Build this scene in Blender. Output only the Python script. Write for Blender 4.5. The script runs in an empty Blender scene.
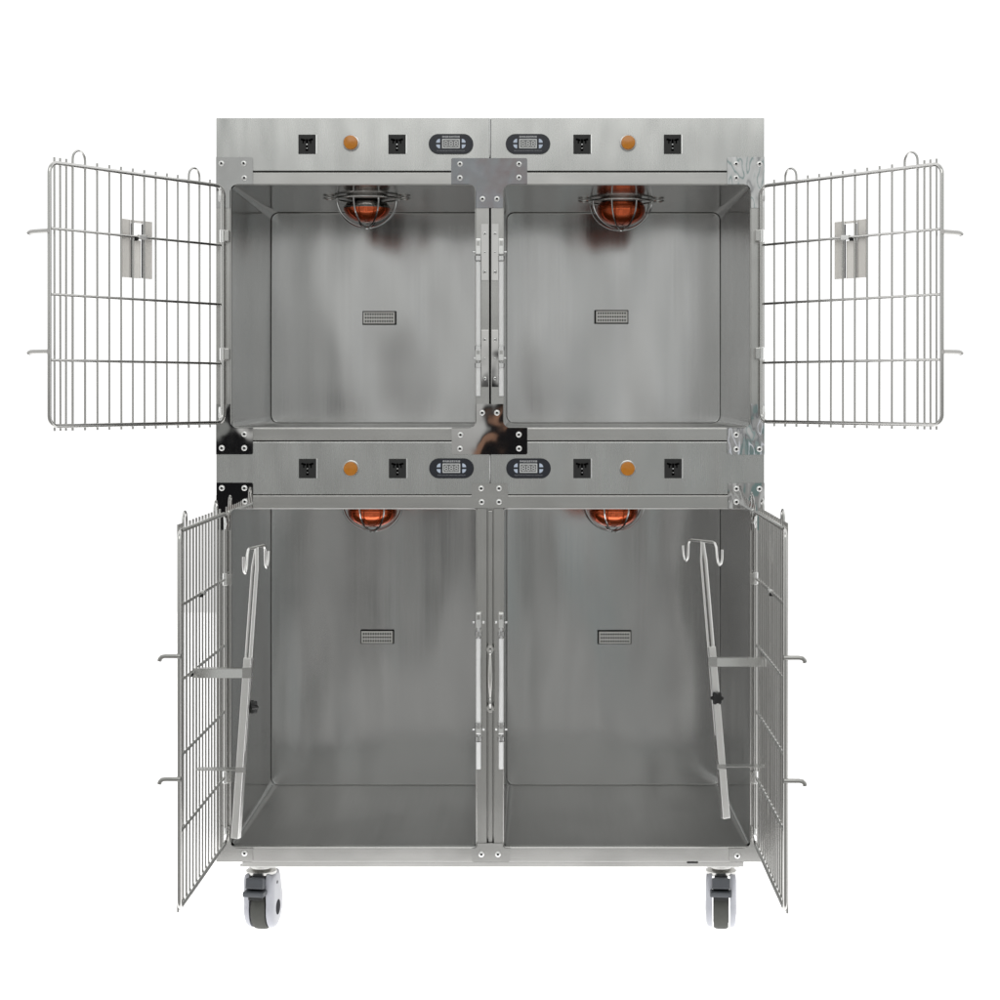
import bpy, bmesh, math, random
from mathutils import Vector, Matrix
random.seed(7)
PI = math.pi
scene = bpy.context.scene
COL = scene.collection

# ------------------------------------------------------------------ measures
S = 1.22 / 548.0            # metres for one photo pixel on the front face of the cage
VX, VY = 528.0, 392.0       # vanishing point
DCAM = 4.2
CAMX = (VX - 490) * S
CAMZ = (937 - VY) * S
DEP = 0.675                 # depth of the compartments


def P(px, py, y=0.0):
    r = (DCAM + y) / DCAM
    return Vector((CAMX + (px - VX) * S * r, y, CAMZ + (VY - py) * S * r))


def X(px): return (px - 490) * S
def Z(py): return (937 - py) * S


# ------------------------------------------------------------------ materials
def new_mat(name):
    m = bpy.data.materials.new(name)
    m.use_nodes = True
    nt = m.node_tree
    return m, nt, nt.nodes['Principled BSDF']


def steel(name, col, rough, rvar=0.08, brush=(60, 60, 2), bump=0.04, wave=0.0, wave_scale=3.0, blot=0.06, wave_map=(1, 1, 1), aniso=0.0):
    m, nt, b = new_mat(name)
    N, L = nt.nodes, nt.links
    b.inputs['Metallic'].default_value = 1
    tc = N.new('ShaderNodeTexCoord')
    mp = N.new('ShaderNodeMapping')
    mp.inputs['Scale'].default_value = brush
    L.new(tc.outputs['Object'], mp.inputs['Vector'])
    n1 = N.new('ShaderNodeTexNoise')
    n1.inputs['Scale'].default_value = 6
    n1.inputs['Detail'].default_value = 1.5
    L.new(mp.outputs['Vector'], n1.inputs['Vector'])
    n2 = N.new('ShaderNodeTexNoise')
    n2.inputs['Scale'].default_value = 4.5
    n2.inputs['Detail'].default_value = 3
    L.new(tc.outputs['Object'], n2.inputs['Vector'])
    mr = N.new('ShaderNodeMapRange')
    mr.inputs['From Min'].default_value = 0.3
    mr.inputs['From Max'].default_value = 0.7
    mr.inputs['To Min'].default_value = rough - rvar
    mr.inputs['To Max'].default_value = rough + rvar
    mix = N.new('ShaderNodeMath')
    mix.operation = 'MULTIPLY_ADD'
    mix.inputs[1].default_value = 0.5
    half = N.new('ShaderNodeMath')
    half.operation = 'MULTIPLY'
    half.inputs[1].default_value = 0.5
    L.new(n2.outputs['Fac'], half.inputs[0])
    L.new(n1.outputs['Fac'], mix.inputs[0])
    L.new(half.outputs[0], mix.inputs[2])
    L.new(mix.outputs[0], mr.inputs['Value'])
    L.new(mr.outputs['Result'], b.inputs['Roughness'])
    cr = N.new('ShaderNodeMixRGB')
    cr.inputs['Color1'].default_value = (*[c * (1 - blot) for c in col], 1)
    cr.inputs['Color2'].default_value = (*[min(1, c * (1 + blot)) for c in col], 1)
    L.new(mix.outputs[0], cr.inputs['Fac'])
    L.new(cr.outputs['Color'], b.inputs['Base Color'])
    bp = N.new('ShaderNodeBump')
    bp.inputs['Strength'].default_value = bump
    bp.inputs['Distance'].default_value = 0.001
    if bump: L.new(n1.outputs['Fac'], bp.inputs['Height'])
    last = bp
    if wave:
        mw = N.new('ShaderNodeMapping')
        mw.inputs['Scale'].default_value = wave_map
        L.new(tc.outputs['Object'], mw.inputs['Vector'])
        n3 = N.new('ShaderNodeTexNoise')
        n3.inputs['Scale'].default_value = wave_scale
        n3.inputs['Detail'].default_value = 1.5
        L.new(mw.outputs['Vector'], n3.inputs['Vector'])
        b2 = N.new('ShaderNodeBump')
        b2.inputs['Strength'].default_value = 1
        b2.inputs['Distance'].default_value = wave
        L.new(n3.outputs['Fac'], b2.inputs['Height'])
        L.new(b2.outputs['Normal'], bp.inputs['Normal'])
    L.new(last.outputs['Normal'], b.inputs['Normal'])
    if aniso:
        tg = N.new('ShaderNodeTangent')
        tg.direction_type = 'RADIAL'
        tg.axis = 'Z'
        L.new(tg.outputs['Tangent'], b.inputs['Tangent'])
        b.inputs['Anisotropic'].default_value = aniso
    return m


def plastic(name, col, rough=0.4, var=0.1, coat=0.0, spec=0.5, metallic=0.0, trans=0.0):
    m, nt, b = new_mat(name)
    N, L = nt.nodes, nt.links
    tc = N.new('ShaderNodeTexCoord')
    n = N.new('ShaderNodeTexNoise')
    n.inputs['Scale'].default_value = 60
    n.inputs['Detail'].default_value = 3
    L.new(tc.outputs['Object'], n.inputs['Vector'])
    cr = N.new('ShaderNodeMixRGB')
    cr.inputs['Color1'].default_value = (*[c * (1 - var) for c in col], 1)
    cr.inputs['Color2'].default_value = (*[min(1, c * (1 + var)) for c in col], 1)
    L.new(n.outputs['Fac'], cr.inputs['Fac'])
    L.new(cr.outputs['Color'], b.inputs['Base Color'])
    b.inputs['Roughness'].default_value = rough
    b.inputs['Coat Weight'].default_value = coat
    b.inputs['Specular IOR Level'].default_value = spec
    b.inputs['Metallic'].default_value = metallic
    b.inputs['Transmission Weight'].default_value = trans
    return m


M = {}
M['panel'] = steel('brushed_steel_panel', (0.52, 0.523, 0.512), 0.27, 0.02, (36, 36, 0.5), 0, 0.007, 5.0, 0.018, (2.2, 1, 0.6))
M['frame'] = steel('brushed_steel_frame', (0.52, 0.515, 0.50), 0.25, 0.02, (0.5, 36, 36), 0, 0.003, 6.0, 0.04)
M['post'] = steel('brushed_steel_post', (0.52, 0.515, 0.50), 0.25, 0.02, (36, 36, 0.5), 0, 0.003, 6.0, 0.04)
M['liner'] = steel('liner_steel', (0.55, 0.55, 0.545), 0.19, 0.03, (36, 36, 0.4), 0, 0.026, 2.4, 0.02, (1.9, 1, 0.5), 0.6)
M['shaded_floor'] = steel('shade_dark_floor_steel', (0.38, 0.378, 0.372), 0.42, 0.05, (14, 0.6, 14), 0, 0.004, 3.0, 0.06)  # compartment floors: their shade is put into a darker, rougher steel
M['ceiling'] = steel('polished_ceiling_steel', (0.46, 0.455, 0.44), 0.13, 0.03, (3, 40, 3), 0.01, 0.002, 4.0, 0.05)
M['shell'] = steel('shell_steel', (0.5, 0.5, 0.49), 0.33)
M['film'] = steel('film_covered_steel', (0.35, 0.365, 0.38), 0.10, 0.02, (10, 10, 10), 0.01, 0.001, 14.0)
M['gusset'] = steel('gusset_steel', (0.45, 0.45, 0.445), 0.15, 0.03, (10, 10, 10), 0.0, 0.0015, 12.0)
M['hook'] = steel('latch_hook_steel', (0.42, 0.415, 0.40), 0.25, 0.03, (8, 8, 8), 0.0)
M['warped'] = steel('warped_mirror_steel', (0.62, 0.62, 0.62), 0.04, 0.01, (10, 10, 10), 0.0, 0.0022, 13.0, 0.02, (1.6, 1, 0.8))
M['mirror'] = steel('mirror_steel', (0.62, 0.61, 0.60), 0.025, 0.01, (10, 10, 10), 0.0, 0.0008, 9.0, 0.02, (1, 1, 1))
M['wire'] = steel('polished_wire_steel', (0.58, 0.575, 0.56), 0.20, 0.03, (2, 2, 2), 0.0, blot=0.03)
M['rodwhite'] = steel('bright_rod_steel', (0.86, 0.86, 0.85), 0.30, 0.04, (8, 8, 8), 0.0)
M['chrome'] = steel('chrome_steel', (0.72, 0.72, 0.72), 0.10, 0.03, (8, 8, 8), 0.0)
M['guard'] = steel('lamp_guard_steel', (0.78, 0.77, 0.75), 0.18, 0.03, (8, 8, 8), 0.0)
M['plate'] = plastic('satin_card_plate', (0.86, 0.83, 0.79), 0.36, 0.03, metallic=0.2)
M['polesteel'] = steel('drip_pole_steel', (0.82, 0.815, 0.80), 0.34, 0.03, (4, 4, 1), 0.0, blot=0.03)
M['ventsteel'] = steel('vent_steel', (0.62, 0.61, 0.59), 0.35, 0.04, (10, 10, 10), 0.0)
M['dark'] = plastic('dark_recess_and_shade', (0.006, 0.006, 0.006), 0.7)
M['black'] = plastic('black_plastic', (0.034, 0.034, 0.034), 0.5, spec=0.2)
M['hole'] = plastic('dark_hub_plastic', (0.008, 0.009, 0.014), 0.6, spec=0.1)
M['slot'] = plastic('socket_slot', (0.001, 0.001, 0.001), 0.9, spec=0.0)
M['navy'] = plastic('navy_display_plastic', (0.012, 0.014, 0.022), 0.35)
M['glare'] = plastic('glare_white', (0.86, 0.86, 0.86), 0.3, 0.02)  # white colour stands in for glare on the polished rods and seam edges
M['lcd'] = plastic('lcd_glass', (0.19, 0.195, 0.195), 0.25)
M['lcd_rim'] = plastic('lcd_rim', (0.74, 0.75, 0.75), 0.35)
M['segment'] = plastic('lcd_segment', (0.78, 0.78, 0.78), 0.4)
M['key'] = plastic('pale_key_rubber', (0.55, 0.62, 0.75), 0.45)
M['ink'] = plastic('white_ink', (0.75, 0.76, 0.78), 0.5)
M['ink_grey'] = plastic('grey_ink', (0.33, 0.34, 0.37), 0.5)
M['amber'] = plastic('amber_button_plastic', (0.56, 0.195, 0.006), 0.25, 0.08, 0.3)
M['red'] = plastic('red_bulb_glass', (0.92, 0.155, 0.034), 0.12, 0.08, 0.8, 0.6, 0.8)
M['silverglass'] = steel('silvered_bulb_glass', (0.55, 0.52, 0.50), 0.08, 0.02, (8, 8, 8), 0.0)
M['castor'] = plastic('white_castor_plastic', (0.43, 0.435, 0.475), 0.30, 0.05, 0.1)
M['tyre'] = plastic('grey_tyre_rubber', (0.082, 0.083, 0.076), 0.65, 0.12, spec=0.2)
M['pedal'] = plastic('grey_pedal_plastic', (0.075, 0.08, 0.09), 0.42)
M['knob'] = plastic('black_knob_plastic', (0.012, 0.012, 0.012), 0.4)


# ------------------------------------------------------------------ mesh builder
class MB:
    def __init__(self):
        self.v, self.f, self.m, self.s = [], [], [], []

    def add(self, vs, fs, mi=0, smooth=False):
        o = len(self.v)
        self.v += [Vector(p) for p in vs]
        for f in fs:
            self.f.append([i + o for i in f])
            self.m.append(mi)
            self.s.append(smooth)

    def box(self, x0, x1, y0, y1, z0, z1, mi=0, bev=0.0, rot=None):
        x0, x1 = sorted((x0, x1)); y0, y1 = sorted((y0, y1)); z0, z1 = sorted((z0, z1))
        bm = bmesh.new()
        bmesh.ops.create_cube(bm, size=1)
        c = Vector(((x0 + x1) / 2, (y0 + y1) / 2, (z0 + z1) / 2))
        for v in bm.verts:
            v.co = Vector((v.co.x * (x1 - x0), v.co.y * (y1 - y0), v.co.z * (z1 - z0)))
        if bev:
            bmesh.ops.bevel(bm, geom=bm.edges[:], offset=bev, segments=2, profile=0.6, affect='EDGES')
        if rot is not None:
            bmesh.ops.transform(bm, matrix=rot, verts=bm.verts)
        bm.verts.index_update()
        self.add([v.co + c for v in bm.verts], [[v.index for v in f.verts] for f in bm.faces], mi)
        bm.free()

    def prism(self, poly, y0, y1, mi=0, mi_side=None):
        """poly: (x, z) points, extruded from y0 (front) to y1."""
        n = len(poly)
        a = sum(poly[i][0] * poly[(i + 1) % n][1] - poly[(i + 1) % n][0] * poly[i][1] for i in range(n))
        if a < 0:
            poly = poly[::-1]
        y0, y1 = min(y0, y1), max(y0, y1)
        vs = [(p[0], y0, p[1]) for p in poly] + [(p[0], y1, p[1]) for p in poly]
        self.add(vs, [list(range(n)), list(range(2 * n - 1, n - 1, -1))], mi)
        self.add(vs, [[i, i + n, (i + 1) % n + n, (i + 1) % n] for i in range(n)], mi if mi_side is None else mi_side)

    def tube(self, pts, r, n=8, mi=0, closed=False, flat=1.0, caps=True):
        pts = [Vector(p) for p in pts]
        rs = r if isinstance(r, (list, tuple)) else [r] * len(pts)
        m = len(pts)
        vs, fs = [], []
        prev = None
        for i in range(m):
            if closed:
                t = (pts[(i + 1) % m] - pts[i - 1]).normalized()
            else:
                t = (pts[min(i + 1, m - 1)] - pts[max(i - 1, 0)]).normalized()
            if prev is None:
                h = Vector((0, 1, 0)) if abs(t.y) < 0.9 else Vector((1, 0, 0))
                u = (h - t * h.dot(t)).normalized()
            else:
                u = (prev - t * prev.dot(t)).normalized()
            prev = u
            w = t.cross(u)
            for k in range(n):
                a = 2 * PI * k / n
                vs.append(pts[i] + u * (math.cos(a) * rs[i]) + w * (math.sin(a) * rs[i] * flat))
        for i in range(m if closed else m - 1):
            j = (i + 1) % m
            for k in range(n):
                fs.append([i * n + k, i * n + (k + 1) % n, j * n + (k + 1) % n, j * n + k])
        self.add(vs, fs, mi, True)
        if not closed and caps:
            self.add(vs[:n], [list(range(n - 1, -1, -1))], mi)
            self.add(vs[-n:], [list(range(n))], mi)

    def lathe(self, prof, org=(0, 0, 0), axis=(0, 0, 1), n=24, mi=0, mis=None, smooth=True):
        ax = Vector(axis).normalized()
        h = Vector((1, 0, 0)) if abs(ax.x) < 0.9 else Vector((0, 1, 0))
        u = (h - ax * h.dot(ax)).normalized()
        w = ax.cross(u)
        org = Vector(org)
        vs = []
        for (r, z) in prof:
            for k in range(n):
                a = 2 * PI * k / n
                vs.append(org + ax * z + u * (r * math.cos(a)) + w * (r * math.sin(a)))
        for i in range(len(prof) - 1):
            fs = [[i * n + k, i * n + (k + 1) % n, (i + 1) * n + (k + 1) % n, (i + 1) * n + k] for k in range(n)]
            self.add(vs, fs, mis[i] if mis else mi, smooth)
        self.add(vs[:n], [list(range(n - 1, -1, -1))], mis[0] if mis else mi)
        self.add(vs[-n:], [list(range(n))], mis[-1] if mis else mi)

    def build(self, name, mats, parent=None, loc=(0, 0, 0), rot=(0, 0, 0), weld=True, wn=False):
        me = bpy.data.meshes.new(name)
        me.from_pydata([tuple(v) for v in self.v], [], self.f)
        for mm in (mats if isinstance(mats, (list, tuple)) else [mats]):
            me.materials.append(mm)
        me.polygons.foreach_set('material_index', self.m)
        me.polygons.foreach_set('use_smooth', self.s)
        if weld:
            bm = bmesh.new()
            bm.from_mesh(me)
            bmesh.ops.remove_doubles(bm, verts=bm.verts, dist=1e-6)
            bmesh.ops.dissolve_degenerate(bm, edges=bm.edges, dist=1e-7)
            bmesh.ops.recalc_face_normals(bm, faces=bm.faces)
            for e in bm.edges:
                if len(e.link_faces) == 2 and e.calc_face_angle(0) > math.radians(38):
                    e.smooth = False
            bm.to_mesh(me)
            bm.free()
        me.update()
        o = bpy.data.objects.new(name, me)
        COL.objects.link(o)
        o.location = loc
        o.rotation_euler = rot
        if parent:
            o.parent = parent
        if wn:
            o.modifiers.new('weighted', 'WEIGHTED_NORMAL')
        return o


def empty(name, loc=(0, 0, 0), parent=None, label=None, cat=None, group=None, rz=0):
    o = bpy.data.objects.new(name, None)
    o.empty_display_size = 0.05
    COL.objects.link(o)
    o.location = loc
    o.rotation_euler = (0, 0, rz)
    if parent: o.parent = parent
    if label: o['label'] = label
    if cat: o['category'] = cat
    if group: o['group'] = group
    return o


def dup(o, parent, loc=None, rot=None):
    c = o.copy()
    COL.objects.link(c)
    c.parent = parent
    if loc is not None: c.location = loc
    if rot is not None: c.rotation_euler = rot
    for ch in list(o.children):
        dup(ch, c)
    return c


def arc(cx, cz, r, a0, a1, n=8):
    return [(cx + r * math.cos(a0 + (a1 - a0) * i / n), cz + r * math.sin(a0 + (a1 - a0) * i / n)) for i in range(n + 1)]


def rrect(x0, x1, z0, z1, r, n=6):
    return (arc(x1 - r, z1 - r, r, 0, PI / 2, n) + arc(x0 + r, z1 - r, r, PI / 2, PI, n)
            + arc(x0 + r, z0 + r, r, PI, 1.5 * PI, n) + arc(x1 - r, z0 + r, r, 1.5 * PI, 2 * PI, n))


# ------------------------------------------------------------------ the cage
cage = empty('pet_cage', (0, 0, 0), None,
             'stainless steel four compartment pet cage on castors with all four wire doors open', 'pet cage')

# --- outer skin
XL, XR = X(216), X(764.5)
ZT, ZB = Z(118), Z(862)
mb = MB()
t = 0.0012
mb.box(XL, XL + t, 0.012, DEP + 0.03, ZB, ZT)
mb.box(XR - t, XR, 0.012, DEP + 0.03, ZB, ZT)
mb.box(XL + t, XR - t, 0.012, DEP + 0.03, ZT - t, ZT)
mb.box(XL + t, XR - t, 0.012, DEP + 0.03, ZB, ZB + t)
mb.box(XL + t, XR - t, DEP + 0.0288, DEP + 0.03, ZB + t, ZT - t)
mb.build('outer_shell', M['shell'], cage)


def member(name, x0, x1, y0, y1, mat, depth=0.03, front=0.0, bev=0.0012):
    m_ = MB()
    m_.box(X(x0), X(x1), front, depth, Z(y0), Z(y1), 0, bev)
    return m_.build(name, mat, cage)


# side posts (upper and lower cabinets), centre posts, rails
for (x0, x1) in ((216, 230), (751, 764.5)):
    member('side_post', x0, x1, 171.5, 441.2, M['post'])
    member('side_post', x0, x1, 495, 862, M['post'])
member('centre_post', 476, 489.2, 184.2, 428, M['post'])
member('centre_post', 491.0, 503.2, 184.2, 428, M['post'])
member('centre_post', 477, 486.8, 508.2, 848, M['post'])
member('centre_post', 494.0, 503.2, 508.2, 848, M['post'])
for (x0, x1) in ((230.1, 489.3), (490.9, 750.9)):
    member('upper_rail', x0, x1, 172.4, 184.2, M['frame'])
    member('sill_rail', x0, x1, 428.2, 440.6, M['frame'])
    member('upper_rail', x0, x1, 495.6, 508, M['frame'])
    member('sill_rail', x0, x1, 848.2, 862, M['frame'])

# recessed strip between the two lower centre posts
mb = MB()
mb.box(X(488.3), X(492.4), 0.004, 0.010, Z(511), Z(845), 0, 0.001)
mb.build('divider_strip', M['post'], cage)
mb = MB()
mb.box(X(486.9), X(493.9), 0.0205, 0.024, Z(508.4), Z(847.8))
mb.build('slot_backing', M['frame'], cage)

# base frame under the cage
mb = MB()
mb.box(X(242), X(744), 0.004, 0.05, Z(862.2), Z(867.6), 0, 0.0015)
mb.box(X(242), X(744), DEP - 0.03, DEP + 0.02, Z(862.2), Z(867.6), 0, 0.0015)
mb.box(X(242), X(262), 0.0502, DEP - 0.0302, Z(862.2), Z(867.6), 0, 0.0015)
mb.box(X(724), X(744), 0.0502, DEP - 0.0302, Z(862.2), Z(867.6), 0, 0.0015)
mb.box(X(687), X(698), -0.001, 0.0038, Z(861.6), Z(863.2), 1)
mb.build('base_frame', [M['frame'], M['dark']], cage)

# --- compartments
comps = {'ul': (230, 476, 184, 428.2), 'ur': (503, 751, 184, 428.2),
         'll': (230, 477, 508, 848.2), 'lr': (503, 751, 508, 848.2)}
liners = {}
for k, (a, b_, c, d) in comps.items():
    x0, x1, z1, z0 = X(a), X(b_), Z(c), Z(d)
    mb = MB()
    rings = []
    R = 0.003
    nn = 6
    rings.append([(p[0], 0.0305, p[1]) for p in rrect(x0, x1, z0, z1, 0.010, nn)])
    for yy in (0.06, 0.2, 0.4, DEP - R - 0.02):
        rings.append([(p[0], yy, p[1]) for p in rrect(x0, x1, z0, z1, 0.012 + 0.008 * yy / DEP, nn)])
    for i in range(0, 7):
        a_ = i / 6 * PI / 2
        ins = R * (1 - math.cos(a_))
        rings.append([(p[0], DEP - R + R * math.sin(a_), p[1]) for p in rrect(x0 + ins, x1 - ins, z0 + ins, z1 - ins, max(0.020 - ins, 0.006), nn)])
    n = len(rings[0])
    vs = [p for r_ in rings for p in r_]
    for i in range(len(rings) - 1):
        for j in range(n):
            f = [i * n + j, i * n + (j + 1) % n, (i + 1) * n + (j + 1) % n, (i + 1) * n + j]
            mid = sum((Vector(vs[q]) for q in f), Vector()) / 4
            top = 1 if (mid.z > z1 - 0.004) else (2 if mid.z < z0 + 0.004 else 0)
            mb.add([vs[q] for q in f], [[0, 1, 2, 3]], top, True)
    # thin inset ring and the flat back
    last = rings[-1]
    mb.add(last, [list(range(n))], 0, True)
    o = mb.build('compartment', [M['liner'], M['ceiling'], M['shaded_floor']], cage, wn=True)
    liners[k] = o
    # lip of the liner that turns onto the frame
    mb = MB()
    lip = [(p[0], 0.001, p[1]) for p in rrect(x0 + 0.0012, x1 - 0.0012, z0 + 0.0012, z1 - 0.0012, 0.006, 4)]
    mb.tube(lip, 0.0011, 6, closed=True)
    mb.build('opening_lip', M['frame'], o)

# --- perforated air vents on the back walls
mb = MB()
w2, h2 = 0.041, 0.0155
mb.box(-w2, w2, -0.016, 0, -h2, h2, 0, 0.0015)
for i in range(12):
    for j in range(3):
        cx = -w2 + 0.0068 + i * (2 * w2 - 0.0136) / 11
        cz = -h2 + 0.0065 + j * (2 * h2 - 0.013) / 2
        mb.prism([(cx + 0.0021 * math.cos(q * PI / 4), cz + 0.0026 * math.sin(q * PI / 4)) for q in range(8)], -0.0163, -0.0161, 1)
mb.box(-w2 - 0.0022, w2 + 0.0022, -0.006, 0.0, -h2 - 0.0022, h2 + 0.0022, 1)  # black rim painted in as the shadow round the vent
vent = None
for k, (px, py) in {'ul': (379.5, 318), 'ur': (611.5, 317), 'll': (377.5, 636.5), 'lr': (614.5, 637)}.items():
    p = P(px, py, DEP)
    p.y = DEP - 0.0004
    if vent is None:
        vent = mb.build('air_vent', [M['ventsteel'], M['dark']], liners[k], p)
    else:
        dup(vent, liners[k], p)

# --- heat lamps (guard ring on the ceiling, wire guard, infrared bulb)
RG = 0.0765
for k, px, yy, silver in (('ul', 367.0, 0.28, 1), ('ur', 621, 0.34, 0), ('ll', 372.5, 0.30, 0), ('lr', 613.5, 0.30, 0)):
    zc = Z(comps[k][2])
    r = (DCAM + yy) / DCAM
    xc = CAMX + (px - VX) * S * r
    g = MB()
    ring = [(RG * math.cos(a * PI / 20), RG * math.sin(a * PI / 20), -0.004) for a in range(40)]
    g.tube(ring, 0.0026, 8, closed=True)
    for s in (-1, 1):   # ear loops
        ear = [(s * (RG + 0.0125 + 0.0145 * math.cos(a)), 0.020 * math.sin(a), -0.003) for a in [q * PI / 8 for q in range(16)]]
        g.tube(ear, 0.0015, 8, closed=True)
    lamp = g.build('heat_lamp', M['guard'], cage, (xc, yy, zc - 0.001))
    g = MB()
    g.lathe([(0.050, 0), (0.050, -0.006), (0.030, -0.010), (0.026, -0.030)], n=32)
    g.build('lamp_socket', M['frame'], lamp)
    g = MB()
    for q in range(4):
        a = PI / 8 + q * PI / 4 + 0.06
        pts = []
        for i in range(25):
            e = PI * i / 24
            rr_ = RG * math.cos(e)
            pts.append((rr_ * math.cos(a), rr_ * math.sin(a), -0.005 - (RG - 0.0105) * math.sin(e) - 0.0008 * q))
        g.tube(pts, 0.0020, 6)
    g.lathe([(0.001, -0.0755), (0.006, -0.0755), (0.006, -0.0735), (0.001, -0.0735)], n=12)
    g.build('wire_guard', M['chrome'], lamp)
    g = MB()
    if silver:
        prof = [(0.026, -0.008), (0.048, -0.014), (0.055, -0.024), (0.056, -0.028), (0.055, -0.034), (0.050, -0.043), (0.041, -0.052), (0.028, -0.059), (0.014, -0.0625), (0.001, -0.0635)]
        mis = [1, 1, 1, 0, 0, 0, 0, 0, 0]
    else:
        prof = [(0.030, -0.004), (0.052, -0.008), (0.058, -0.018), (0.059, -0.028), (0.057, -0.038), (0.051, -0.048), (0.041, -0.056), (0.028, -0.062), (0.014, -0.0652), (0.001, -0.066)]
        mis = [1, 0, 0, 0, 0, 0, 0, 0, 0]
    g.lathe([(a, b_ * 0.95) for (a, b_) in prof], n=40, mis=mis)
    g.build('red_bulb', [M['red'], M['silverglass']], lamp)

# --- control panels
# universal socket, local coordinates, centre at origin, front towards -y
sk = MB()
sw, sh = 0.0192, 0.0216
sk.box(-sw, sw, -0.0022, 0.002, -sh, sh, 0, 0.0012)
sk.box(sw + 0.0004, sw + 0.0030, -0.0016, 0.002, -sh, sh, 2, 0.0005)  # bright strip imitates the reflection along the cut-out's right edge
def slot(cx, cz, w, h, a=0):
    sk.box(cx - w / 2, cx + w / 2, -0.00245, -0.0020, cz - h / 2, cz + h / 2, 1, 0, Matrix.Rotation(a, 4, 'Y'))
slot(-0.0085, 0.0098, 0.0105, 0.0042, 0.25); slot(0.0085, 0.0098, 0.0105, 0.0042, -0.25)
slot(0, 0.006, 0.0042, 0.0110)
slot(-0.0082, 0.0045, 0.0028, 0.0062); slot(0.0082, 0.0045, 0.0028, 0.0062)
slot(0, -0.0055, 0.0040, 0.0050); slot(0, -0.0125, 0.0056, 0.0050)
sk.box(-0.0015, 0.0015, -0.00265, -0.0025, -0.0015, 0.0010, 3)
sk.box(-0.0012, 0.0016, -0.00265, -0.0025, -0.0098, -0.0082, 3)

bt = MB()
bt.lathe([(0.0185, 0.0), (0.0185, 0.0025), (0.0168, 0.0032), (0.0158, 0.0032), (0.0156, 0.013), (0.0146, 0.0152), (0.008, 0.0165), (0.001, 0.0168)],
         axis=(0, -1, 0), n=40, mis=[1, 1, 1, 0, 0, 0, 0])

ds = MB()
dw, dh = 0.0495, 0.0222
ds.prism(rrect(-dw, dw, -dh, dh, 0.0218, 10), -0.004, 0.001, 0)
ds.prism(rrect(-dw + 0.0015, dw - 0.0015, -dh + 0.0015, dh - 0.0015, 0.0203, 10), -0.0048, -0.0041, 0)
ds.box(-0.0195, 0.0195, -0.0056, -0.0049, -0.0098, 0.0108, 2)
ds.box(-0.0175, 0.0175, -0.0060, -0.0057, -0.0078, 0.0088, 1)
def seg(cx, cz, w, h):
    ds.box(cx - w / 2, cx + w / 2, -0.00635, -0.0061, cz - h / 2, cz + h / 2, 3)
for i in range(3):
    cx = -0.0112 + i * 0.0112
    for dz in (0.0058, 0.0005, -0.0048):
        seg(cx, dz, 0.0050, 0.0013)
    for dx in (-0.0033, 0.0033):
        for dz in (0.0031, -0.0022):
            seg(cx + dx, dz, 0.0013, 0.0037)
    seg(cx + 0.0055, -0.0050, 0.0013, 0.0013)
for sx in (-1, 1):      # four quarter-round keys
    for sz in (-1, 1):
        ox, oz = sx * 0.0242, 0.0005 + sz * 0.0022
        poly = [(ox, oz)] + [(ox + sx * 0.0085 * math.cos(a), oz + sz * 0.0085 * math.sin(a)) for a in [q * PI / 12 for q in range(7)]]
        ds.prism(poly, -0.0056, -0.0049, 4)


def text_into(mb_, body, width, cz, mi, y):
    cu = bpy.data.curves.new('lettering', 'FONT')
    cu.body = body
    cu.align_x = 'CENTER'
    cu.align_y = 'CENTER'
    cu.size = 1
    cu.resolution_u = 2
    to = bpy.data.objects.new('lettering', cu)
    COL.objects.link(to)
    dg = bpy.context.evaluated_depsgraph_get()
    me = bpy.data.meshes.new_from_object(to.evaluated_get(dg))
    if len(me.vertices):
        xs = [v.co.x for v in me.vertices]; ys = [v.co.y for v in me.vertices]
        k = width / (max(xs) - min(xs))
        mx, my = (max(xs) + min(xs)) / 2, (max(ys) + min(ys)) / 2
        mb_.add([((v.co.x - mx) * k, y, cz + (v.co.y - my) * k) for v in me.vertices], [list(p.vertices) for p in me.polygons], mi)
    bpy.data.objects.remove(to)
    bpy.data.curves.remove(cu)
    bpy.data.meshes.remove(me)


text_into(ds, '\u5fae\u7535\u8111\u6e29\u5ea6\u63a7\u5236\u5668', 0.039, 0.0158, 5, -0.00495)
text_into(ds, 'MICROCOMPUTER TEMPERATURE CONTROLLER', 0.062, -0.0152, 6, -0.00495)

first = {}
panels = [(216.2, 489.5, 118, 171, (307, 351, 397, 451), 144.3, 143),
          (490.7, 764.3, 118, 171, (582, 628, 672.5, 528), 144.3, 143),
          (216.2, 489.5, 441.8, 494.6, (307.5, 351, 397.5, 451.5), 468.5, 468.5),
          (490.7, 764.3, 441.8, 494.6, (582, 627.5, 673, 528.5), 468.5, 468.5)]
for (x0, x1, y0, y1, (s1, bx, s2, dx), yc, yb) in panels:
    m_ = MB()
    m_.box(X(x0), X(x1), 0.0004, 0.028, Z(y0), Z(y1), 0, 0.0014)
    pan = m_.build('control_panel', M['panel'], cage)
    for sx in (s1, s2):
        loc = (X(sx), 0.0004, Z(yc))
        if 's' not in first: first['s'] = sk.build('power_socket', [M['black'], M['slot'], M['rodwhite'], M['chrome']], pan, loc)
        else: dup(first['s'], pan, loc)
    loc = (X(bx), 0.0004, Z(yb))
    if 'b' not in first: first['b'] = bt.build('push_button', [M['amber'], M['frame']], pan, loc)
    else: dup(first['b'], pan, loc)
    loc = (X(dx), 0.0004, Z(yc - 0.2))
    if 'd' not in first: first['d'] = ds.build('temperature_display', [M['navy'], M['lcd'], M['lcd_rim'], M['segment'], M['key'], M['ink'], M['ink_grey']], pan, loc, weld=False)
    else: dup(first['d'], pan, loc)

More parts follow.
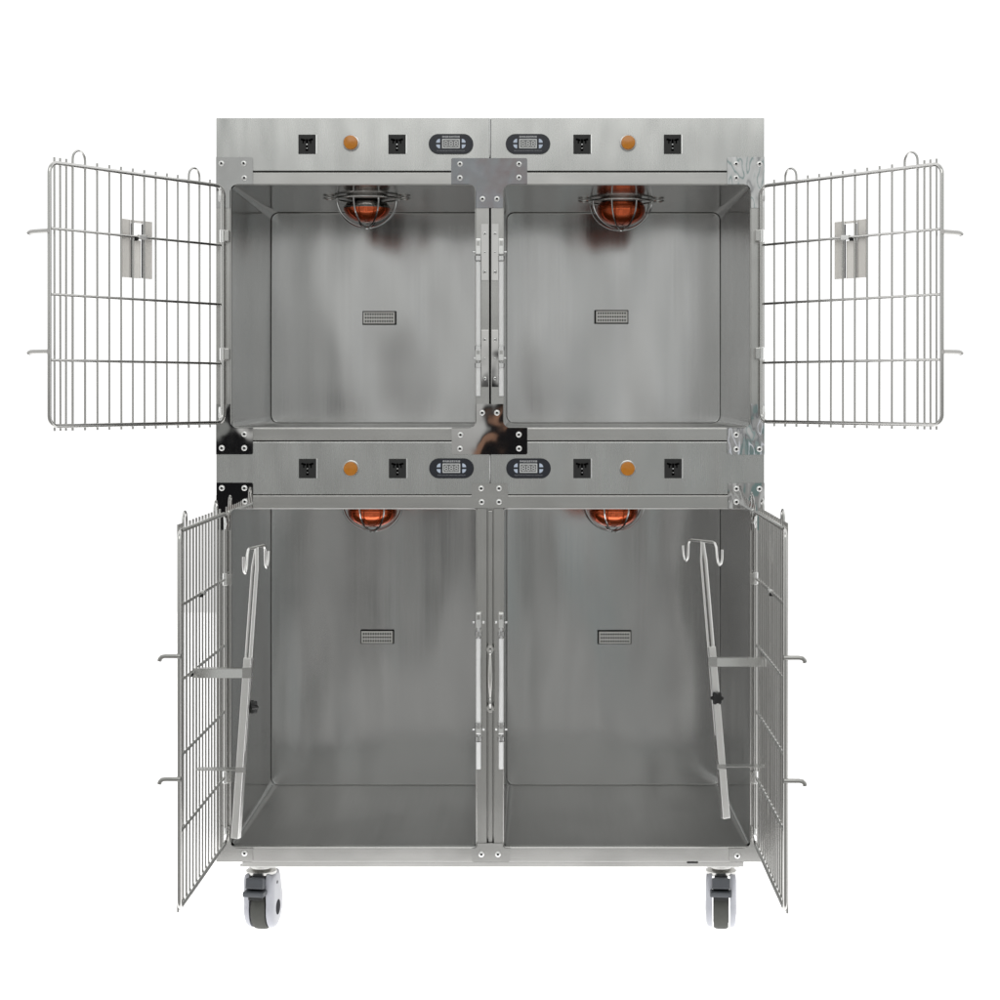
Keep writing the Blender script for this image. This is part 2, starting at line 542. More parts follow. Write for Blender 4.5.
for (y0, y1) in ((118.3, 157), (454.8, 483)):
    m_ = MB()
    m_.tube([(X(489.95), 0.0012, Z(y0)), (X(489.95), 0.0012, Z(y1))], 0.0012, 8)
    m_.build('seam_highlight', M['glare'], cage)  # white line painted in for the lit panel edges at the seam
# --- corner plates with their rivets
rv = MB()
rv.lathe([(0.0066, 0.0), (0.0064, 0.0010), (0.0052, 0.0024), (0.0030, 0.0030), (0.0027, 0.0030), (0.0025, 0.0012), (0.0004, 0.0012)],
         axis=(0, -1, 0), n=20, mis=[0, 0, 0, 0, 1, 1])
rivet0 = None


def lplate(xo, xi, xe, yo, yi, ye, r=8):
    sx = 1 if xe > xi else -1
    sy = 1 if ye > yi else -1
    cx, cy = xi + sx * r, yi + sy * r
    pts = [(xo, yo), (xe - sx * 1.2, yo), (xe, yo + sy * 1.2), (xe, yi)]
    for i in range(9):
        a = i / 8 * PI / 2
        pts.append((cx - sx * r * math.sin(a), cy - sy * r * math.cos(a)))
    pts += [(xi, ye), (xo, ye)]
    return pts


def tplate(x0, xa, xb, x1, yo, yi, ye, r=8):
    sy = 1 if ye > yi else -1
    pts = [(x0 + 1.2, yo), (x1 - 1.2, yo), (x1, yo + sy * 1.2), (x1, yi)]
    for i in range(9):
        a = i / 8 * PI / 2
        pts.append((xb + r - r * math.sin(a), yi + sy * (r - r * math.cos(a))))
    pts += [(xb, ye), (xa, ye)]
    for i in range(9):
        a = (1 - i / 8) * PI / 2
        pts.append((xa - r + r * math.sin(a), yi + sy * (r - r * math.cos(a))))
    pts += [(x0, yi), (x0, yo + sy * 1.2)]
    return pts


def plate(poly, rivets, mat, tilt=(0, 0)):
    """a riveted gusset plate; tilt bends it by a fraction of a degree like hand-fixed sheet."""
    global rivet0
    xs = [p[0] for p in poly]; ys = [p[1] for p in poly]
    cx, cy = (min(xs) + max(xs)) / 2, (min(ys) + max(ys)) / 2
    m_ = MB()
    m_.prism([((p[0] - cx) * S, (cy - p[1]) * S) for p in poly], -0.0030, -0.0016)
    o = m_.build('corner_plate', mat, cage, (X(cx), 0, Z(cy)), (math.radians(tilt[0]), 0, math.radians(tilt[1])))
    for (rx, ry) in rivets:
        loc = ((rx - cx) * S, -0.0030, (cy - ry) * S)
        if rivet0 is None:
            rivet0 = rv.build('rivet', [M['rodwhite'], M['dark']], o, loc)
        else:
            dup(rivet0, o, loc)
    return o


plate(lplate(216.3, 230, 253, 157.2, 184.3, 208), [(221.7, 163.5), (244, 163.5), (244.5, 178)], M['gusset'], (0.3, 0.4))
plate(tplate(451.3, 476, 503, 527.2, 158.2, 184.3, 208), [(460, 164), (460, 178), (519, 164), (519, 177.5), (482.5, 199), (497, 199)], M['film'], (-0.6, 0.2))
plate(lplate(764.3, 751, 727, 157.2, 184.3, 208), [(736, 164), (759.3, 164), (736, 178)], M['warped'], (0.4, -0.5))
plate(lplate(216.3, 230, 253, 454.3, 428, 404), [(244.5, 434), (222, 448), (244.5, 448)], M['mirror'], (-0.3, 0.6))
plate(tplate(451.8, 476.5, 503, 527.3, 454.4, 428, 404), [(482.2, 412.7), (497, 412.7), (460.5, 434.7), (460, 448.5), (518.8, 434.5), (519, 448.5)], M['mirror'], (-0.4, 0.0))
plate(lplate(764.3, 751, 727, 454.6, 428, 404), [(736, 434.5), (736.2, 449), (759.2, 449)], M['warped'], (0.3, 0.5))
plate(lplate(216.6, 230, 253, 482.6, 508.3, 530), [(222, 488), (244.6, 488), (245, 501.5)], M['mirror'], (-0.2, 0.3))
plate([(472.5, 483.2), (507, 483.2), (508, 484.2), (508, 507.2), (507, 508.2), (472.5, 508.2), (471.6, 507.2), (471.6, 484.2)], [(481.2, 488.2), (499, 488.2), (481.7, 501.8), (499, 501.8)], M['frame'], (0.3, 0))
plate(lplate(764.3, 751, 727.8, 483, 508.3, 530), [(736.3, 488.5), (759.2, 488.7), (736.3, 501.7)], M['warped'], (0.6, -0.7))
plate(lplate(217, 230, 253, 861.6, 848, 826), [(244.7, 853)], M['frame'])
plate(tplate(472, 477, 503, 510, 861.6, 848, 843, 3), [(481.4, 854), (498, 854)], M['frame'])
plate(lplate(764, 751, 729, 861.6, 848, 826), [(737.2, 855.5)], M['frame'])

# --- strike plates and lock rods on the centre posts
def rod(px, y0, y1, bright, brackets, collars, side_bolts=()):
    m_ = MB()
    for (a, b_) in bright:
        m_.tube([(0, 0, Z(a) - Z(y0)), (0, 0, Z(b_) - Z(y0))], 0.0056, 12)
    m_.tube([(0, 0.001, 0), (0, 0.001, Z(y1) - Z(y0))], 0.0032, 10)
    o = m_.build('lock_rod', M['glare'], cage, (X(px), -0.010, Z(y0)))
    for (a, b_) in brackets:
        q = MB()
        z1, z0 = Z(a) - Z(y0), Z(b_) - Z(y0)
        q.box(-0.0058, 0.0058, -0.006, 0.0098, z0, z1, 0, 0.002)
        q.box(-0.0035, 0.0035, -0.0066, -0.0061, z0 + (z1 - z0) * .55, z0 + (z1 - z0) * .85, 1)
        q.build('rod_bracket', [M['rodwhite'], M['frame']], o)
    for c in collars:
        q = MB()
        q.lathe([(0.0046, -0.006), (0.0072, -0.005), (0.0072, 0.005), (0.0046, 0.006)], (0, 0, Z(c) - Z(y0)), n=14)
        q.build('rod_collar', M['chrome'], o)
    for (dx, c) in side_bolts:
        q = MB()
        q.lathe([(0.001, -0.0035), (0.0028, -0.0025), (0.0028, 0.0025), (0.001, 0.0035)], (dx * S, 0.006, Z(c) - Z(y0)), (1, 0, 0), n=10)
        q.build('side_bolt', M['chrome'], o)
    return o


for px in (478.3, 501.3):
    sg = 1 if px < 490 else -1
    rod(px, 239, 396, [(262, 347), (368, 396)], [(239, 255), (349, 361)], [258.5, 348.5, 365.5], [(sg * -4.2, 252), (sg * -3.8, 358)])
for px in (478.6, 501.2):
    rod(px, 612, 768, [(638, 723), (741, 768)], [(612, 627), (723, 733)], [633, 724, 738], [(-5, 622), (5, 622), (-5, 729), (5, 729)])
for (x0, x1) in ((481.2, 488.6), (491.6, 498.6)):
    for (y0, y1) in ((224, 280.5), (330, 387)):
        m_ = MB()
        m_.box(X(x0), X(x1), -0.0024, -0.0003, Z(y0), Z(y1), 0, 0.0005)
        sp = m_.build('strike_plate', M['mirror'], cage)
        for fy in (0.17, 0.5, 0.85):
            c = dup(rivet0, sp, (X((x0 + x1) / 2), -0.0024, Z(y0 + (y1 - y0) * fy)))
            c.scale = (0.62,) * 3 if fy != 0.5 else (0.35,) * 3

# divider handle with its two nuts on the lower centre post
hd = MB()
pts, rs = [], []
for i in range(15):
    f = i / 14
    pts.append((0, -0.012 - 0.006 * math.sin(PI * f), Z(653) + (Z(697) - Z(653)) * f))
    rs.append(0.0025 + 0.0030 * math.sin(PI * f) ** 1.2)
hd.tube(pts, rs, 14, flat=1.0)
handle = hd.build('divider_handle', M['ventsteel'], cage, (X(490.3), 0, 0))
for py in (649, 708):
    nm = MB()
    nm.lathe([(0.0095, 0), (0.0095, 0.012), (0.0075, 0.014), (0.003, 0.014), (0.003, 0.008), (0.0005, 0.008)], (0, 0.002, Z(py)), (0, -1, 0), n=6, mis=[0, 0, 0, 1, 1], smooth=False)
    nm.build('hex_nut', [M['ventsteel'], M['dark']], handle)
hb = MB()
hb.tube([(0, -0.010, Z(649)), (0, -0.012, Z(654))], 0.0034, 8)
hb.tube([(0, -0.012, Z(696)), (0, -0.010, Z(708))], 0.0034, 8)
hb.build('handle_stem', M['wire'], handle)

# --- the four wire doors
def make_door(side, hx, y_top, y_bot, W, theta, nbars, hooks, holder):
    s = 1 if side == 'l' else -1
    H = (y_bot - y_top) * S
    RF = 0.0043
    rot = (0, 0, math.radians(-theta * s))
    base = Vector((X(hx), -0.014, Z(y_bot)))
    mb = MB()
    c = 0.020
    path = [(s * p[0], 0, p[1]) for p in rrect(0, W, 0, H, c, 6)]
    mb.tube(path, RF, 12, closed=True)
    door = mb.build('cage_door', M['wire'], cage, base, rot)
    # upright wires, welded to the outer face of the frame
    g = W / 15.0
    us = [g * (i + 1) for i in range(13)]
    last = us[-1]
    us += [last + g * 0.52, last + g * 0.98, last + g * 1.44]
    yw = -(RF + 0.0018)
    rw = 0.0023
    wm = MB()
    loops = [(1, 2), (11, 12)]
    inl = {1, 2, 11, 12}
    for i, u in enumerate(us):
        jit = random.uniform(-0.0006, 0.0006)
        if i in inl: continue
        wm.tube([(s * (u + jit), yw, -0.010), (s * u, yw, H * 0.5), (s * (u - jit), yw, H + 0.012)], rw, 8)
    for a, b_ in loops:
        ua, ub = us[a], us[b_]
        r_ = (ub - ua) / 2
        pts = [(s * ua, yw, -0.010), (s * ua, yw, H + 0.012)]
        pts += [(s * ((ua + ub) / 2 - r_ * math.cos(PI * q / 12)), yw, H + 0.013 + r_ * 1.1 * math.sin(PI * q / 12)) for q in range(13)]
        pts += [(s * ub, yw, H + 0.012), (s * ub, yw, -0.010)]
        wm.tube(pts, rw * 1.1, 8)
    wm.build('wire_grid', M['wire'], door)
    bars = []
    for i in range(nbars):
        z = H * (i + 1) / (nbars + 1)
        bars.append(z)
        m_ = MB()
        m_.tube([(s * RF * 0.8, -0.0016, z), (s * (W - RF * 0.8), -0.0016, z)], 0.0030, 10)
        m_.build('crossbar', M['wire'], door)
    for hy in hooks:
        z = Z(hy) - Z(y_bot)
        m_ = MB()
        hl = 0.049 if holder else 0.036
        dr = 0.4 if holder else 1.0
        xx = s * (W + 0.0068)
        pts = [(xx, 0.004, z), (xx, -hl * .72, z), (xx, -hl * .90, z - 0.0012 * dr), (xx, -hl, z - 0.005 * dr), (xx, -hl - 0.0012, z - 0.0095 * dr)]
        m_.tube(pts, 0.0047, 10)
        m_.build('latch_hook', M['hook'], door)
    # hinge straps: a sleeve round the frame and a small leaf on the post
    for f in ((0.29, 0.79) if nbars == 3 else (0.2, 0.8)):
        z = H * f
        m_ = MB()
        m_.lathe([(0.0052, -0.014), (0.0066, -0.013), (0.0066, 0.013), (0.0052, 0.014)], (0, 0, z), n=14)
        m_.build('hinge_sleeve', M['rodwhite'], door)
        q = MB()
        q.box(-0.004, 0.006 , -0.010, 0.012, -0.012, 0.012, 0, 0.001)
        q.build('hinge_leaf', M['wire'], cage, (X(hx) + (0.009 if s > 0 else -0.009), -0.0125, Z(y_bot) + z))
    for z in (0.022, H - 0.022):
        q = MB()
        q.tube([(s * 0.008, 0, z - 0.012), (s * 0.010, 0.001, z - 0.006), (s * 0.012, 0.003, z), (s * 0.010, 0.001, z + 0.006), (s * 0.008, 0, z + 0.012)], 0.0030, 8)
        q.build('hinge_pin', M['rodwhite'], door)
    zb = bars[-1]
    if holder:
        u0 = g * 6.15
        yh = yw - 0.004
        m_ = MB()
        k = 0.0305
        zt, zl = zb + 0.036, zb - 0.086
        def strip(ua, ub, za, zc, y, yaw):
            m_.box(s * ua, s * ub, y - 0.0007, y + 0.0007, za, zc, 0, 0.0003, Matrix.Rotation(math.radians(yaw) * s, 4, 'Z'))
        strip(u0, u0 + k, zl, zt, yh, 6)
        strip(u0 + k + 0.0035, u0 + 2 * k + 0.0015, zl, zb - 0.006, yh - 0.003, -4)
        strip(u0 + 2 * k + 0.0050, u0 + 3 * k + 0.004, zl, zt, yh, 6)
        m_.box(s * (u0 + k + 0.0004), s * (u0 + 2 * k + 0.0046), yh - 0.0007, yh + 0.0007, zt - 0.006, zt - 0.0005, 0, 0.0003)
        m_.box(s * (u0 + k + 0.0006), s * (u0 + k + 0.0026), yh - 0.0008, yh + 0.0012, zl + 0.001, zt - 0.007, 1)
        m_.box(s * (u0 + 2 * k + 0.0022), s * (u0 + 2 * k + 0.0042), yh - 0.0008, yh + 0.0012, zl + 0.001, zt - 0.007, 1)
        m_.build('card_holder', [M['plate'], M['dark']], door)
        uc = u0 + 1.35 * k
    else:
        uc = g * 7.6
    m_ = MB()
    m_.box(s * (uc - 0.010), s * (uc + 0.014), -0.0036, 0.0036, zb - 0.005, zb + 0.005, 0, 0.0012)
    m_.box(s * (uc + 0.0145), s * (uc + 0.020), -0.0056, 0.0024, zb - 0.008, zb - 0.001, 1, 0.0008)
    m_.build('holder_clip', [M['rodwhite'], M['dark']], door)
    return door


d1 = make_door('l', 223.5, 187.0, 422.5, 0.520, 121.5, 3, (248.5, 356), True)
d2 = make_door('r', 760.5, 187.0, 421.5, 0.520, 180 - 53.5 , 3, (248.5, 356), True)
d3 = make_door('l', 226.5, 513.0, 841.5, 0.540, 90.3, 4, (621, 727.5), False)
d4 = make_door('r', 754.5, 511.5, 842.0, 0.545, 89.2, 4, (622, 728.5), False)

# --- castors
def make_castor(loc, rz):
    c = MB()
    c.lathe([(0.001, 0.126), (0.026, 0.126), (0.034, 0.130), (0.035, 0.136), (0.030, 0.140), (0.024, 0.142), (0.024, 0.1495), (0.001, 0.1495)], n=32)
    zt = Z(867.6)
    c.box(-0.040, 0.040, -0.034, 0.040, zt - 0.005, zt - 0.0003, 0, 0.001)
    body = c.build('castor', M['frame'], cage, loc, (0, 0, rz))
    RW, WW = 0.050, 0.0165
    off = 0.014        # wheel trails behind the swivel axis
    w = MB()
    w.lathe([(RW - 0.014, -WW), (RW - 0.004, -WW), (RW - 0.001, -WW + 0.004), (RW, -0.006), (RW, 0.006), (RW - 0.001, WW - 0.004), (RW - 0.004, WW), (RW - 0.014, WW)], (0, off, RW), (1, 0, 0), n=48)
    w.build('tyre', M['tyre'], body)
    w = MB()
    w.lathe([(0.010, -WW - 0.001), (RW - 0.014, -WW - 0.001), (RW - 0.014, WW + 0.001), (0.010, WW + 0.001)], (0, off, RW), (1, 0, 0), n=40)
    w.build('hub', M['castor'], body)
    for s in (-1, 1):
        q = MB()
        # side shell: a tear-drop outline from the swivel head down over the wheel
        out = []
        for i in range(25):
            a = -PI * 1.08 + i / 24 * PI * 1.16
            out.append((off + (RW - 0.0035) * math.cos(a), RW + (RW - 0.0035) * math.sin(a)))
        out += [(off + 0.047, 0.072), (0.050, 0.098), (0.043, 0.122), (0.036, 0.1325), (-0.028, 0.1325), (-0.034, 0.118), (-0.033, 0.086)]
        n = len(out)
        cy_, cz_ = off * 0.7, 0.072
        lay = [(1.0, WW + 0.0035), (1.0, WW + 0.009), (0.95, WW + 0.0140), (0.84, WW + 0.0172), (0.5, WW + 0.0182)]
        vs = []
        for (k, xx) in lay:
            for (yy, zz) in out:
                vs.append((s * xx, cy_ + (yy - cy_) * k, cz_ + (zz - cz_) * k))
        fs = []
        for i in range(len(lay) - 1):
            for j in range(n):
                fs.append([i * n + j, i * n + (j + 1) % n, (i + 1) * n + (j + 1) % n, (i + 1) * n + j])
        q.add(vs, fs, 0, True)
        q.add(vs[:n], [list(range(n - 1, -1, -1))], 0)
        q.add(vs[-n:], [list(range(n))], 0)
        q.lathe([(0.017, 0), (0.017, 0.0009), (0.012, 0.0012), (0.001, 0.0009)], (s * (WW + 0.0175), off, RW), (s, 0, 0), n=28, mi=1)
        q.lathe([(0.0055, 0), (0.0055, 0.0020), (0.001, 0.0022)], (s * (WW + 0.0160), off * 0.6, 0.106), (s, 0, 0), n=18, mi=1)
        q.build('side_shell', [M['castor'], M['hole']], body)
    q = MB()
    q.box(-0.015, 0.015, -0.028, 0.048, 0.1035, 0.1255, 0, 0.003)
    q.build('fork_bridge', M['castor'], body)
    q = MB()
    q.box(-0.0205, 0.0205, -0.056, -0.0285, 0.103, 0.1275, 0, 0.004, Matrix.Rotation(math.radians(-14), 4, 'X'))
    q.box(-0.0245, 0.0245, -0.066, -0.034, 0.0895, 0.1015, 0, 0.004)
    q.box(-0.016, 0.016, -0.050, -0.030, 0.079, 0.089, 1, 0.002)
    q.build('brake_pedal', [M['pedal'], M['black']], body)
    return body


cf = 0.055
rc = (DCAM + cf) / DCAM
xl = CAMX + (261.5 - VX) * S * rc
xr = CAMX + (721 - VX) * S * rc
c0 = make_castor((xl, cf, 0), math.radians(-9))
dup(c0, cage, (xr, cf, 0), (0, 0, math.radians(-6)))
dup(c0, cage, (xl, DEP - 0.022, 0), (0, 0, math.radians(180)))
dup(c0, cage, (xr, DEP - 0.022, 0), (0, 0, math.radians(184)))

# ------------------------------------------------------------------ drip poles clamped to the lower doors
def drip_pole(y, top, bot, brk_y, door_x, s, label, bar_yaw, hook_out, knob_front):
    """top/bot: photo pixels of the pole's two ends, seen at depth y; s=+1: door on the left."""
    pt, pb = P(top[0], top[1], y), P(bot[0], bot[1], y)
    root = empty('drip_pole', pb, None, label, 'drip pole', 'hooked poles held by the lower doors')
    L_ = (pt - pb).length
    ax = (pt - pb).normalized()
    tilt = math.atan2(ax.x, ax.z)
    R_ = Matrix.Rotation(tilt, 4, 'Y') @ Matrix.Rotation(math.radians(18 * s), 4, 'Z')
    def put(mb_, name, mat):
        mb_.v = [R_ @ v for v in mb_.v]
        return mb_.build(name, mat, root)
    fb = (brk_y - bot[1]) / (top[1] - bot[1]) * L_
    m_ = MB()
    w = 0.0080
    prof = [(-w, -w), (w, -w), (w, w), (-w, w)]
    # square outer tube below the bracket, slimmer twin-edged rail above
    m_.box(-w, w, -w, w, 0, L_ * 0.62, 0, 0.0018)
    put(m_, 'outer_tube', M['polesteel'])
    m_ = MB()
    m_.tube([(-0.0062, 0, L_ * 0.3), (-0.0058, 0, L_ * 0.93), (-0.001, 0, L_)], 0.0027, 10)
    m_.tube([(0.0042, 0, L_ * 0.3), (0.0042, 0, L_ * 0.93), (0.001, 0, L_)], 0.0042, 10)
    put(m_, 'inner_rail', M['polesteel'])
    # cross bar with an upturned hook at either end
    h = MB()
    c, sn = math.cos(bar_yaw), math.sin(bar_yaw)
    hl = 0.052
    pts = []
    prof = []
    for q in range(9):                      # hook tip round to the shank
        a = PI + PI * q / 8
        prof.append((hl + 0.011 + 0.011 * -math.cos(a), -0.040 + 0.011 * math.sin(a)))
    prof = [(hl + 0.022 + 0.001, -0.022)] + prof[::-1] if False else prof
    right = [(hl + 0.0245, -0.014), (hl + 0.0230, -0.032), (hl + 0.019, -0.043), (hl + 0.013, -0.047), (hl + 0.007, -0.042), (hl + 0.004, -0.030), (hl + 0.002, -0.010), (hl - 0.003, -0.002), (hl - 0.010, 0)]
    full = right + [(-u, v) for (u, v) in right[::-1]]
    h.tube([(u * c, u * sn, v + L_) for (u, v) in full], 0.0028, 10)
    h.v = [Matrix.Rotation(tilt * 0.3, 4, 'Y') @ (v - Vector((0, 0, L_))) + (pt - pb) for v in h.v]
    h.build('double_hook', M['polesteel'], root)
    # upper bracket: a channel reaching from the pole to the door wires; lower bracket: thin flat arm
    zb = fb
    px_ = ax * zb
    dx = door_x - (pb.x + px_.x)
    q = MB()
    x0, x1 = (px_.x - s * -0.009), (px_.x + dx + s * 0.004)
    lo, hi = sorted((x0, x1))
    q.box(lo, hi, -0.0090, -0.0075, px_.z - 0.011, px_.z + 0.007, 0, 0.0004, Matrix.Rotation(math.radians(-11), 4, 'X'))
    q.box(lo, hi, -0.0075, 0.012, px_.z + 0.0065, px_.z + 0.008, 0, 0.0004)
    q.box(px_.x - 0.0095, px_.x + 0.0095, -0.0110, -0.0092, px_.z - 0.011, px_.z + 0.011, 0, 0.0006)
    q.lathe([(0.005, 0), (0.005, 0.003), (0.001, 0.004)], (px_.x + dx + s * 0.010, -0.009, px_.z - 0.004), (0, -1, 0), n=12, mi=1)
    q.build('upper_bracket', [M['wire'], M['dark']], root)
    fl = fb - (0.0 + (105 if s > 0 else 97) * S / 1.0 * (DCAM + y) / DCAM)
    pl = ax * fl
    q = MB()
    x0 = pl.x + s * 0.009
    x1 = pl.x + (door_x - (pb.x + pl.x))
    lo, hi = sorted((x0, x1))
    q.box(lo, hi, -0.016, 0.014, pl.z - 0.001, pl.z + 0.0007, 0, 0.0004)
    q.box(pl.x - 0.0095, pl.x + 0.0095, -0.0098, -0.0082, pl.z - 0.006, pl.z + 0.005, 0, 0.0005)
    q.build('lower_bracket', M['wire'], root)
    # black star knob that clamps the telescoping rail
    kz = fb - 36 * S * (DCAM + y) / DCAM
    pk = ax * kz
    kd = Vector((0.15 * s, -1, 0)).normalized() if knob_front else Vector((0.75, 0.66, 0)).normalized()
    k = MB()
    star = []
    u_ = kd.cross(Vector((0, 0, 1))).normalized()
    for j, hgt in enumerate((0.009, 0.013, 0.022, 0.024)):
        ringv = []
        for i in range(36):
            a = 2 * PI * i / 36
            rr_ = (0.0125 if j in (1, 2) else 0.0108) + 0.0021 * math.cos(6 * a)
            ringv.append(pk + kd * hgt + u_ * (rr_ * math.cos(a)) + Vector((0, 0, 1)) * (rr_ * math.sin(a)))
        star.append(ringv)
    vs = [v for r_ in star for v in r_]
    fs = [[i * 36 + j, i * 36 + (j + 1) % 36, (i + 1) * 36 + (j + 1) % 36, (i + 1) * 36 + j] for i in range(3) for j in range(36)]
    k.add(vs, fs, 0, True)
    k.add(vs[:36], [list(range(35, -1, -1))], 0)
    k.add(vs[-36:], [list(range(36))], 0)
    k.tube([pk + kd * 0.004, pk + kd * 0.011], 0.004, 10)
    k.build('clamp_knob', M['knob'], root)
    return root


drip_pole(-0.38, (256.5, 547), (236, 838), 672, X(226.5), -1,
          'steel pole with two hooks on the left lower door, black knob half hidden behind it', math.radians(79), 1, False)
drip_pole(-0.165, (702, 541), (725.5, 818), 661, X(754.5), 1,
          'steel pole with two hooks on the right lower door, black star knob facing forward', math.radians(-62), 1, True)

# ------------------------------------------------------------------ floor: translucent white sheet, an added lamp below keeps it pure white
fm, nt, b = new_mat('translucent_floor_white')
N, L = nt.nodes, nt.links
tr = N.new('ShaderNodeBsdfTranslucent'); tr.inputs['Color'].default_value = (0.9, 0.9, 0.9, 1)
df = N.new('ShaderNodeBsdfDiffuse'); df.inputs['Color'].default_value = (0.85, 0.85, 0.85, 1)
mx = N.new('ShaderNodeMixShader'); mx.inputs[0].default_value = 0.2
L.new(tr.outputs[0], mx.inputs[1]); L.new(df.outputs[0], mx.inputs[2])
L.new(mx.outputs[0], nt.nodes['Material Output'].inputs['Surface'])
FX, FY0, FY1 = 3.6, -0.62, 6.2
me = bpy.data.meshes.new('floor')
me.from_pydata([(-FX, FY0, 0), (FX, FY0, 0), (FX, FY1, 0), (-FX, FY1, 0)], [], [[0, 1, 2, 3]])
me.materials.append(fm)
fo = bpy.data.objects.new('floor', me)
COL.objects.link(fo)
fo['kind'] = 'structure'
fo['label'] = 'plain white floor sheet under the cage'


def area(name, loc, rot, sx, sy, radiance, color=(1, 1, 1)):
    l = bpy.data.lights.new(name, 'AREA')
    l.shape = 'RECTANGLE'
    l.size, l.size_y = sx, sy
    l.energy = radiance * PI * sx * sy
    l.color = color
    o = bpy.data.objects.new(name, l)
    COL.objects.link(o)
    o.location = loc
    o.rotation_euler = rot
    return o


area('added_underfloor_light', (0, (FY0 + FY1) / 2, -0.06), (PI, 0, 0), 2 * FX, FY1 - FY0, 1.38)  # added lamp hidden under the sheet, whitens the floor
# large soft box high in front of the cage
area('soft_box', (0.2, -3.6, 3.3), (math.radians(58), 0, 0), 3.2, 1.6, 1.6, (1.0, 0.99, 0.97))

# ------------------------------------------------------------------ world: white studio behind, dimmer room in front
w = bpy.data.worlds.new('World')
scene.world = w
w.use_nodes = True
nt = w.node_tree
N, L = nt.nodes, nt.links
bg = N['Background']
tc = N.new('ShaderNodeTexCoord')
sp = N.new('ShaderNodeSeparateXYZ')
L.new(tc.outputs['Generated'], sp.inputs[0])


def mrange(val, a, b_, c, d, smooth=True):
    m_ = N.new('ShaderNodeMapRange')
    m_.interpolation_type = 'SMOOTHSTEP' if smooth else 'LINEAR'
    L.new(val, m_.inputs['Value'])
    m_.inputs['From Min'].default_value = a
    m_.inputs['From Max'].default_value = b_
    m_.inputs['To Min'].default_value = c
    m_.inputs['To Max'].default_value = d
    return m_.outputs['Result']


def math2(op, a, b_):
    m_ = N.new('ShaderNodeMath')
    m_.operation = op
    for i, q in enumerate((a, b_)):
        if isinstance(q, (int, float)): m_.inputs[i].default_value = q
        else: L.new(q, m_.inputs[i])
    return m_.outputs[0]


def mixc(fac, c1, c2):
    m_ = N.new('ShaderNodeMixRGB')
    L.new(fac, m_.inputs['Fac'])
    for i, q in ((1, c1), (2, c2)):
        if isinstance(q, tuple): m_.inputs[i].default_value = (*q, 1)
        else: L.new(q, m_.inputs[i])
    return m_.outputs['Color']


ENV_LOW = (0.35, 0.348, 0.338)
ENV_HIGH = (0.80, 0.81, 0.795)
elev = mrange(sp.outputs['Z'], -0.085, 0.045, 0, 1)
front = mixc(elev, ENV_LOW, ENV_HIGH)
front = mixc(mrange(sp.outputs['Z'], 0.07, 0.2, 0, 1), front, (0.66, 0.68, 0.665))
nz = N.new('ShaderNodeTexNoise')
nz.inputs['Scale'].default_value = 6
nz.inputs['Detail'].default_value = 2
L.new(tc.outputs['Generated'], nz.inputs['Vector'])
front = mixc(math2('MULTIPLY', mrange(nz.outputs['Fac'], 0.45, 0.7, 0, 1), 0.35), front, (0.10, 0.10, 0.10))
# soft bright bands added to the world to streak the steel back walls
def band(cx, wd, zlo, zhi, strength):
    q = math2('ABSOLUTE', math2('ADD', sp.outputs['X'], -cx), 0)
    k = math2('MULTIPLY', mrange(q, wd * 0.55, wd * 1.35, 1, 0), mrange(sp.outputs['Z'], zlo, zhi, strength, 0))
    k = math2('MULTIPLY', k, mrange(sp.outputs['Z'], -0.07, 0.03, 0.66, 1.0))
    return k


front = mixc(band(-0.115, 0.036, 0.06, 0.13, 0.62), front, (1.05, 1.06, 1.04))
front = mixc(band(0.030, 0.034, 0.06, 0.13, 0.55), front, (1.05, 1.07, 1.05))


# two people in dark clothes standing by the camera, one with a bare forearm raised
def figure(cx, cz, rx, rz):
    a = math2('DIVIDE', math2('ADD', sp.outputs['X'], -cx), rx)
    b2 = math2('DIVIDE', math2('ADD', sp.outputs['Z'], -cz), rz)
    q = math2('ADD', math2('POWER', math2('ABSOLUTE', a, 0), 3), math2('POWER', math2('ABSOLUTE', b2, 0), 3))
    return mrange(q, 0.85, 1.15, 1, 0)


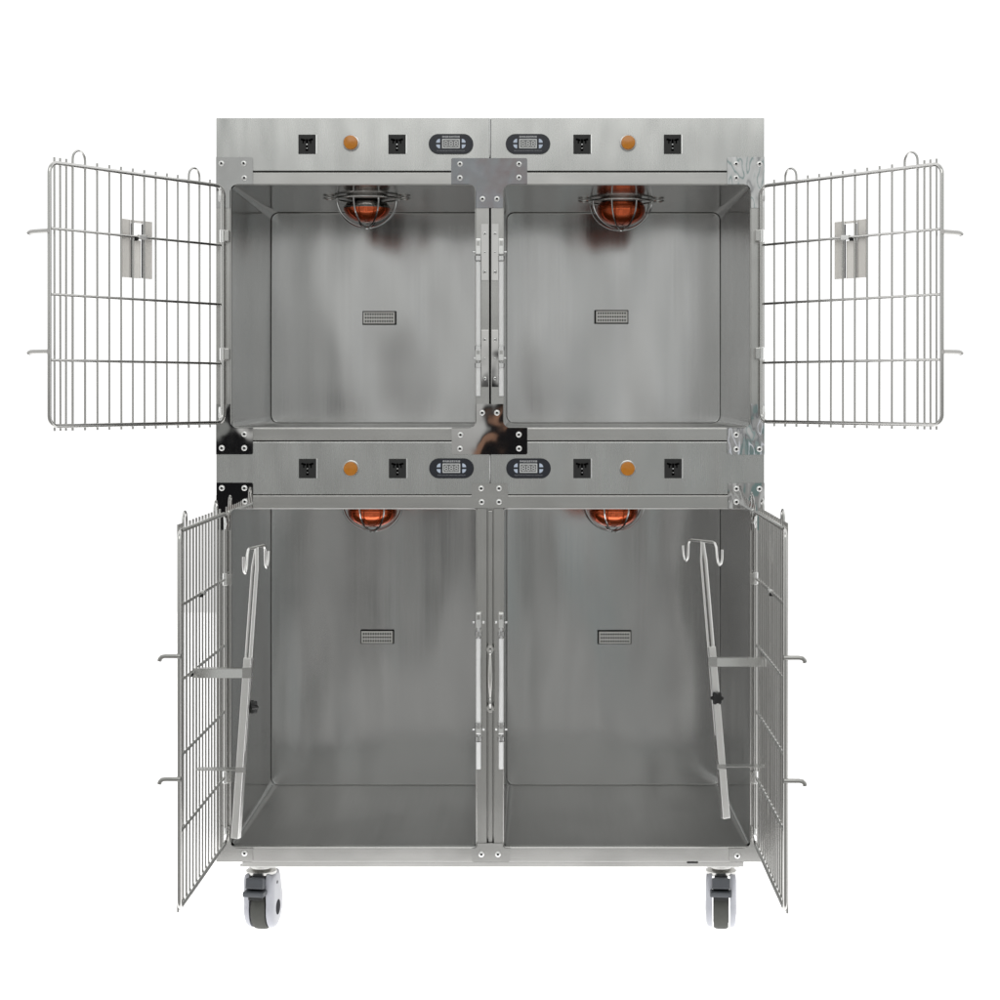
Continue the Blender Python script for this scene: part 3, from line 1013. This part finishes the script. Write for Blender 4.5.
front = mixc(figure(0.135, -0.080, 0.040, 0.042), front, (0.20, 0.28, 0.27))  # teal patch added to tint a corner plate's reflection
dark1 = figure(-0.172, -0.062, 0.060, 0.075)
dark2 = figure(-0.002, -0.064, 0.030, 0.078)
front = mixc(math2('MAXIMUM', dark1, dark2), front, (0.012, 0.012, 0.013))
ax_ = math2('ADD', math2('ADD', sp.outputs['X'], math2('MULTIPLY', sp.outputs['Z'], -0.5)), 0.0158)
arm = mrange(math2('ABSOLUTE', ax_, 0), 0.0045, 0.006, 1, 0)
arm = math2('MULTIPLY', arm, mrange(sp.outputs['Z'], -0.003, 0.003, 1, 0))
front = mixc(math2('MULTIPLY', arm, mrange(sp.outputs['Z'], -0.08, -0.07, 0, 1)), front, (0.30, 0.17, 0.115))


front = mixc(figure(-0.002, 0.135, 0.010, 0.034), front, (0.50, 0.33, 0.30))      # a raised hand


def streak(slope, off, wid, colr):
    global front
    q = math2('ADD', math2('ADD', sp.outputs['X'], math2('MULTIPLY', sp.outputs['Z'], slope)), off)
    front = mixc(mrange(math2('ABSOLUTE', q, 0), wid * 0.7, wid, 1, 0), front, colr)


streak(0.9, -0.085, 0.007, (0.85, 0.86, 0.92))     # slanted streaks added for the polished plates to mirror
streak(1.1, -0.118, 0.004, (0.12, 0.12, 0.14))
streak(0.6, -0.145, 0.006, (0.30, 0.40, 0.39))
streak(0.75, -0.215, 0.012, (0.42, 0.43, 0.43))
streak(-0.8, 0.142, 0.005, (0.28, 0.29, 0.28))
rear = mrange(sp.outputs['Y'], -0.45, 0.02, 0, 1)
col = mixc(rear, front, (1.18, 1.18, 1.18))
L.new(col, bg.inputs['Color'])
bg.inputs['Strength'].default_value = 1.0

# ------------------------------------------------------------------ camera and view
cam = bpy.data.cameras.new('camera')
co = bpy.data.objects.new('camera', cam)
COL.objects.link(co)
co.location = (CAMX, -DCAM, CAMZ)
co.rotation_euler = (PI / 2, 0, 0)
cam.sensor_width = 36
cam.lens = 36 * DCAM / (1000 * S)
cam.shift_x = (500 - VX) / 1000
cam.shift_y = -(500 - VY) / 1000
cam.clip_end = 200
scene.camera = co
vs_ = scene.view_settings
scene.display_settings.display_device = 'sRGB'
vs_.view_transform = 'Standard'
vs_.look = 'None'
vs_.exposure = 0
vs_.gamma = 1
vs_.use_curve_mapping = False
scene.cycles.max_bounces = 10
scene.cycles.glossy_bounces = 8
scene.cycles.caustics_reflective = False
scene.cycles.sample_clamp_indirect = 6
scene.cycles.use_denoising = True
